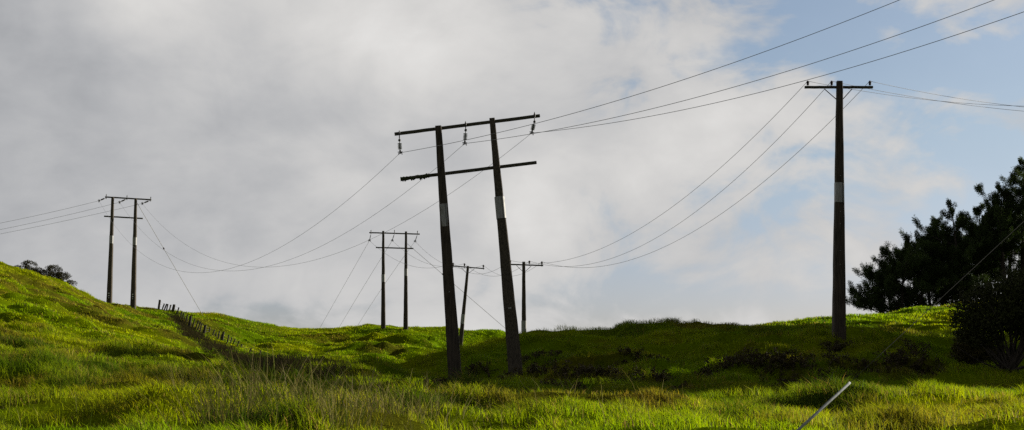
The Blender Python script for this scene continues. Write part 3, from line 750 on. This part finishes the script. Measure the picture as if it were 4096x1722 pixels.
dP = 112.0
def at(px, d, dz=0): x = (px-W/2)/F*d*1.0; return Vector((x, d, h1(x, d)+dz))
def hpx(px, top, d):                       # height so that the top of the tree reaches a photo row
    b = at(px, d); return P(px, top, d).z - b.z
PI = math.pi
T = [ # px, top row, distance, spread, label, seed, kwargs
 (3625, 1010, 110, 3.0, 'lower pine at the left end of the group with long branches reaching left', 11, dict(lean=(-.3, 0), start=.1, left=1.0, right=.9, extra=[(.05, PI, .05, 3.9), (.10, PI*.95, .0, 3.7), (.2, PI*1.02, .05, 3.5), (.30, PI*.96, .15, 3.1), (.42, PI*1.05, .2, 2.6), (.55, PI, .4, 2.0), (.07, PI*1.1, .0, 3.6), (.16, PI, .1, 3.6), (.36, PI, .2, 2.8)])),
 (3560, 1085, 116, 1.5, 'short pine low behind the leftmost long branches', 21, dict(start=.08)),
 (3725, 960, 119, 2.6, 'pine in the second row behind the rounded one', 22, dict(start=.08)),
 (3890, 900, 119, 2.6, 'pine in the second row between the domed one and its bare trunked neighbour', 23, dict(start=.04)),
 (3800, 1010, 117, 2.4, 'short bushy pine filling the foot of the group above the rise', 26, dict(start=.10)),
 (3960, 960, 118, 2.6, 'short pine low among the trunks right of the grassy rise', 27, dict(start=.03)),
 (4050, 800, 121, 3.0, 'pine in the second row below the tallest crown', 24, dict(start=.15)),
 (3690, 935, 113, 2.7, 'rounded pine second from the left end of the group', 12, dict(start=.08, left=1.1, extra=[(.75, PI, .25, 1.5)])),
 (3765, 880, 115, 2.4, 'narrower pine third from the left, in the dense middle of the group', 13, dict(start=.1)),
 (3835, 818, 112, 2.6, 'domed pine above the grassy rise with a flat left shoulder', 14, dict(start=.1, extra=[(.62, PI, .2, 3.0), (.5, PI, .1, 3.2)])),
 (3945, 830, 116, 2.6, 'pine just right of the domed one, its trunk bare near the ground', 15, dict(start=.3)),
 (4030, 745, 112, 2.5, 'pine with a separate side tuft below the tallest crown', 16, dict(start=.3, extra=[(.86, PI, .25, 2.0)])),
 (4115, 640, 113, 3.3, 'tallest pine, at the right edge of the picture', 17, dict(start=.24)),
 (4230, 600, 117, 3.4, 'pine outside the right edge, beyond the tallest one', 18, dict(start=.2)),
]
for px, top, d, spd, lab, sd_, kw in T:
    pine(at(px, d), hpx(px, top, d), spd*1.22, lab, sd_, ntuft=.85, nneed=28, **kw)
# unseen pines added to the right of the view to shade the mound
SHADE_PINES = [(33, 62, 13, .08), (37, 68, 15, .08), (42, 63, 16, .08), (45, 72, 18, .08), (50, 66, 19, .08), (43, 77, 19, .25), (53, 79, 21, .15), (58, 71, 21, .1), (36, 57, 13, .08), (62, 82, 22, .1),
      (66, 74, 22, .1), (46, 57, 17, .08), (54, 60, 19, .08), (56, 97, 22, .32), (49, 90, 21, .35), (62, 100, 22, .45), (63, 91, 22, .4), (70, 88, 22, .2), (60, 64, 21, .1), (52, 84.5, 20, .3), (58, 87, 21, .35), (44, 82.5, 18, .35), (40, 73, 16, .1), (48, 78, 19, .2), (70, 80, 23, .1), (72, 95, 23, .35), (33, 66, 13, .05), (41, 84, 19, .12), (47, 86.5, 20, .15), (46.5, 92.5, 22, .35), (52, 94, 22, .3), (38, 81, 17, .12), (53, 99, 23, .35), (48, 95.5, 22, .42), (58, 103, 24, .4), (31, 53, 15, .48), (35, 55.5, 16, .42), (39, 57, 17, .4), (43, 60, 17, .35), (29, 56.5, 15, .5), (38, 52.5, 17, .45), (44, 55, 19, .45)]
for i, (x, y, hh, st_) in enumerate(SHADE_PINES):
    pine(Vector((x, y, h1(x, y))), hh, 4.4, 'added pine out of view to the right, placed to shade the mound', 40+i, ntuft=.55, nneed=16, nlimb=int(hh*2.6), start=st_, fat=3.2, group='added shade pines out of view')

# ------------------------------------------------------------------ shrubs
def shrub(name, base, lumps, n, leaf, col, label, seed, stems=6, cat='shrub', group=None, stemcol=None):
    R = np.random.RandomState(seed); root = thing(name, base, label, cat, group); b = np.array(base)
    sm = MB(); C = []; 
    tot = sum(l[3]*l[4]*l[3] for l in lumps)
    for (ox, oy, oz, rx, rz) in lumps:
        c = b+np.array([ox, oy, oz]); k = int(n*rx*rx*rz/tot)
        u = R.normal(size=(k, 3)); u /= np.linalg.norm(u, axis=1)[:, None]; rad = (.35+.65*R.rand(k, 1)**.5)
        p = u*rad*np.array([rx, rx, rz])
        f = 1 + .35*(fbm(p[:, 0]*2.2+seed, p[:, 2]*2.2+p[:, 1], 3, 1)-.5)[:, None]*2
        cl = fbm(p[:, 0]*2.6+p[:, 1]*1.7+seed*3, p[:, 2]*2.6-p[:, 1], 3, 2)
        p = (p*f)[R.rand(k) < sstep(cl, .30, .52)*.95+.05]; C.append(p+c)
        for s in range(stems):
            tip = c+R.normal(size=3)*np.array([rx, rx, rz])*.45; st = b+R.normal(size=3)*np.array([.15, .1, 0]); mid = (st+tip)/2+R.normal(size=3)*.12*rx+np.array([0, 0, -.05])
            pts_ = [Vector(st*(1-t)**2+2*mid*t*(1-t)+tip*t*t) for t in np.linspace(0, 1, 7)]; sm.tube(pts_, .03+.018*rx, 5, .008); sm.build('stem', M_bark, root, smooth=True); sm = MB()
    C = np.concatenate(C); k = len(C); D = (C-(b+np.array([0, 0, .3]))); D /= np.linalg.norm(D, axis=1)[:, None]; D = D*.7+R.normal(size=(k, 3))
    cn = fbm(C[:, 0]*1.1, C[:, 2]*1.3, 2, 0)[:, None]
    t = np.array(col)*(.6+.8*R.rand(k, 1))*(.7+.6*cn)
    leaf_object('foliage', C, D, leaf*(.7+.6*R.rand(k)), leaf*.5*(.7+.6*R.rand(k)), t, R, root)
    return root
g_ = ground_at(4040, 1492, 40)
k_ = g_.y/F
shrub('bush', g_, [(.4, .3, 2.4, 1.2, .95), (-.6, .2, 2.2, 1.2, 1.0), (1.4, .2, 2.5, 1.4, 1.1), (-1.3, .1, 1.5, .7, .6), (.5, .6, 3.1, .7, .5), (-.8, .3, 2.35, .6, .45), (.9, 0, 1.5, .9, .6), (-.9, 0, 1.3, .8, .55), (2.0, 0, 2.0, 1.3, 1.4), (1.5, .2, 3.4, .8, .5)], 38000, .12, (.028, .031, .009),
      'large black bush with many stems at the right edge below the pines', 61, stems=5)
g_ = ground_at(3885, 1462, 40)
shrub('bush', g_, [(0, 0, .75, .62, .65), (.45, .2, .6, .6, .5), (-.25, .1, .45, .5, .4), (.9, 0, .35, .5, .35)], 14000, .09, (.048, .040, .011), 'lower rounded brownish bush in front of the large black one', 62, stems=6)
for i, (px, rx, lab) in enumerate(((108, 1.3, 'dark windswept bush nearer the left edge behind the left hill crest'), (205, 1.45, 'dark windswept bush further down the left hill crest'))):
    d = 140; x = (px-W/2)/F*d; top = P(px, (1040, 1058)[i], d).z; z = h1(x, d); hh = top-z
    L_ = [(0, 0, hh-.5, rx*.6, .42), (.9, 0, hh-1.2, rx*.6, .45), (-.9, 0, hh-.9, rx*.55, .35), (1.8, 0, hh-1.9, .6, .35), (.1, 0, hh-1.3, rx*.7, .5)]
    shrub('bush', Vector((x, d, z)), L_, 9000, .11, (.034, .030, .016), lab, 70+i, stems=3, group='bushes behind the left hill crest')

# ------------------------------------------------------------------ dry scrub, rushes, brambles
def stalks(name, base, n, h, w, spread, lean, cols, label, seed, parent=None, cat='rushes', group=None, kind=None, pos=None):
    R = np.random.RandomState(seed)
    if pos is None: x = base.x+R.normal(size=n)*spread; y = base.y+R.normal(size=n)*spread; ox, oy = base.x, base.y
    else: x, y = pos; n = len(x); ox, oy = x+R.normal(size=n)*.2, y
    z = near_h(x, y)-.04; hh = h*(.45+.6*R.rand(n)); a = R.rand(n)*6.283
    lx = (x-ox)*.9*hh + np.cos(a)*lean*hh*R.rand(n) - .12*hh; ly = (y-oy)*.9*hh + np.sin(a)*lean*hh*R.rand(n)
    fa = R.rand(n)*.8-.4; cx = np.cos(fa)*w/2; cy = np.sin(fa)*w/2; v = np.empty((n, 7, 3), dtype=np.float32)
    for k, (t, ww) in enumerate(((0, 1), (.4, .8), (.75, .55))):
        px_ = x+lx*t**1.6; py_ = y+ly*t**1.6; pz = z+hh*(t-.06*t*t)
        v[:, 2*k] = np.stack([px_-cx*ww, py_-cy*ww, pz], 1); v[:, 2*k+1] = np.stack([px_+cx*ww, py_+cy*ww, pz], 1)
    v[:, 6] = np.stack([x+lx, y+ly, z+hh*.93], 1)
    b = np.arange(n)[:, None]*7; lo = np.concatenate([b, b+1, b+3, b+2, b+2, b+3, b+5, b+4, b+4, b+5, b+6], 1).ravel()
    st = (np.arange(n)[:, None]*11+np.array([[0, 4, 8]])).ravel(); to = np.tile([4, 4, 3], n)
    c = np.array(cols)[R.randint(len(cols), size=n)]*(.7+.6*R.rand(n, 1))
    o = fast_mesh(name, v.reshape(-1, 3), lo, st, to, M_leaf, np.repeat(c, 7, 0), off=tuple(base) if base is not None else (0, 0, 0))
    return tag(o, label, cat, group, kind)
# thicket along the fence
xs = []; ys = []
path = [(690, 1272, 3), (735, 1308, 4), (785, 1352, 5), (840, 1385, 7), (890, 1408, 9), (950, 1436, 16), (1010, 1450, 26), (1080, 1475, 26), (1150, 1490, 22), (1230, 1505, 16), (1310, 1516, 12), (1370, 1524, 8)]
R = np.random.RandomState(9); gp = [(ground_at(a, b_, 50), c) for a, b_, c in path]
for (g0, c0), (g1, c1) in zip(gp[:-1], gp[1:]):
    L = (g1-g0).length; k = int(L*260)
    t = R.rand(k); sp = m(c0, g0.y)*.9+.35
    xs.append(g0.x+(g1.x-g0.x)*t+R.normal(size=k)*sp); ys.append(g0.y+(g1.y-g0.y)*t+R.normal(size=k)*sp*1.3)
xs = np.concatenate(xs); ys = np.concatenate(ys)
stalks('scrub', Vector((xs[0], ys[0], 0)), 0, .56, .022, 0, .8, [(.040, .028, .018), (.060, .042, .028), (.028, .030, .012), (.085, .062, .042)], 'brown dead thicket along the foot of the fence', 3, cat='scrub', kind='stuff', pos=(xs, ys))
TAN = [(.36, .28, .16), (.24, .18, .09), (.11, .095, .035), (.07, .10, .014)]
GR = 'dry rush clumps in the foreground'
for i, (px, py, n, h, lab) in enumerate(((905, 1705, 420, 1.0, 'dark rush clump at the bottom left of the rushes'), (1030, 1600, 260, 1.25, 'pale dry rush clump in front of the brown thicket'), (1180, 1640, 300, 1.15, 'tall thin rush clump near the bottom centre left'),
        (1330, 1700, 480, .95, 'tangled dry rush clump at the bottom edge below the saddle'), (1440, 1590, 240, 1.1, 'dry rush clump left of the large leaning frame'), (1545, 1650, 380, .8, 'low brown rush clump below the leaning frame'),
        (760, 1570, 160, 1.0, 'sparse rush clump left of the others on the near slope'), (1700, 1690, 320, .7, 'small brown rush clump below the base of the leaning frame'))):
    g_ = ground_at(px, py); stalks('rush_clump', g_, int(n*.36), h*.95, .012, .34 if n > 250 else .5, .55, TAN if i not in (0,) else TAN[2:]+TAN[1:2], lab, 80+i, group=GR)
xs = []; ys = []
# little dry seed stalks standing on the crest
R = np.random.RandomState(33)
k = 420; d = 20+22*R.rand(k); xs = (-.20+.34*R.normal(size=k)*.6)*d*.5; 
stalks('rushes', Vector((0, 30, 0)), 0, .75, .010, 0, .6, TAN, 'scattered single dry stalks among the foreground grass', 5, kind='stuff', pos=(np.clip(xs, -.4*d, .4*d), d))

# brambles on the mound
def bramble(px, py, n, w, h, label, seed, col=(.040, .030, .014), dd=45):
    R = np.random.RandomState(seed); g_ = ground_at(px, py, dd); root = thing('bramble', g_, label, 'bramble', 'brambles on the shaded mound'); b = np.array(g_)
    mb = MB(); C = []
    for k in range(n):
        if k: mb.build('stem', M_bark, root); mb = MB()
        s = b+np.array([R.normal()*w*.5, R.normal()*w*.3, 0]); s[2] = float(near_h(np.array([s[0]]), np.array([s[1]]))[0])-.05
        a = R.rand()*6.28; L = h*(.5+.9*R.rand()); dx = np.array([math.cos(a), math.sin(a), 0])*L*(.3+.6*R.rand())
        pts_ = [s+dx*t+np.array([0, 0, L*(1.5*t-.9*t*t)]) for t in np.linspace(0, 1, 8)]; mb.tube([Vector(q) for q in pts_], .009, 4, .004)
        for q in pts_[2:]:
            for _ in range(5): C.append(q+R.normal(size=3)*.05)
    mb.build('stem', M_bark, root)
    C = np.array(C); D = R.normal(size=C.shape); t = np.array(col)*(.5+R.rand(len(C), 1)); leaf_object('leaves', C, D, .06+.05*R.rand(len(C)), .05+.03*R.rand(len(C)), t, R, root)
for i, a in enumerate(((2110, 1520, 40, 1.6, .5, 'brown bramble tangle at the foot of the right leg of the leaning frame'), (2330, 1500, 45, 1.5, .55, 'dark bramble right of the leaning frame on the mound'),
        (2680, 1620, 30, .7, .45, 'small brown bramble tuft low in the middle of the mound'), (2230, 1640, 30, .9, .4, 'dead brown bramble in the foreground below the mound'), (3060, 1460, 70, 1.5, .6, 'dark bramble patch left of the tall single pole foot'),
        (3340, 1420, 26, .35, .75, 'leafy upright sprig in front of the tall single pole'), (3480, 1460, 80, 2.2, .6, 'broad black bramble patch right of the tall single pole'), (3665, 1440, 14, .3, 1.0, 'tall leafy sprig standing out right of the tall single pole'),
        (3640, 1490, 50, 1.3, .5, 'dark bramble at the right shoulder of the mound'), (1900, 1500, 24, .7, .5, 'dark weeds between the two legs of the leaning frame'),
        (2180, 1425, 44, 1.6, .4, 'low dark bramble just right of the right leg, under the crest'), (2560, 1430, 50, 1.8, .4, 'low dark bramble in a hollow under the middle of the crest'), (2880, 1495, 44, 1.5, .45, 'dark bramble below the patch near the tall single pole'),  # this row and the next: dark growth added for shaded pockets of the mound
        (2600, 1530, 40, 1.5, .4, 'dark bramble in the middle of the shaded slope'), (1760, 1590, 30, 1.0, .35, 'low dark weeds in front of the left leg of the leaning frame'), (3230, 1560, 44, 1.5, .4, 'dark weeds on the shaded slope left of the pale pipe'))):
    bramble(*a, seed=200+i)
for o in bpy.data.objects:
    if '_o' in o: del o['_o']
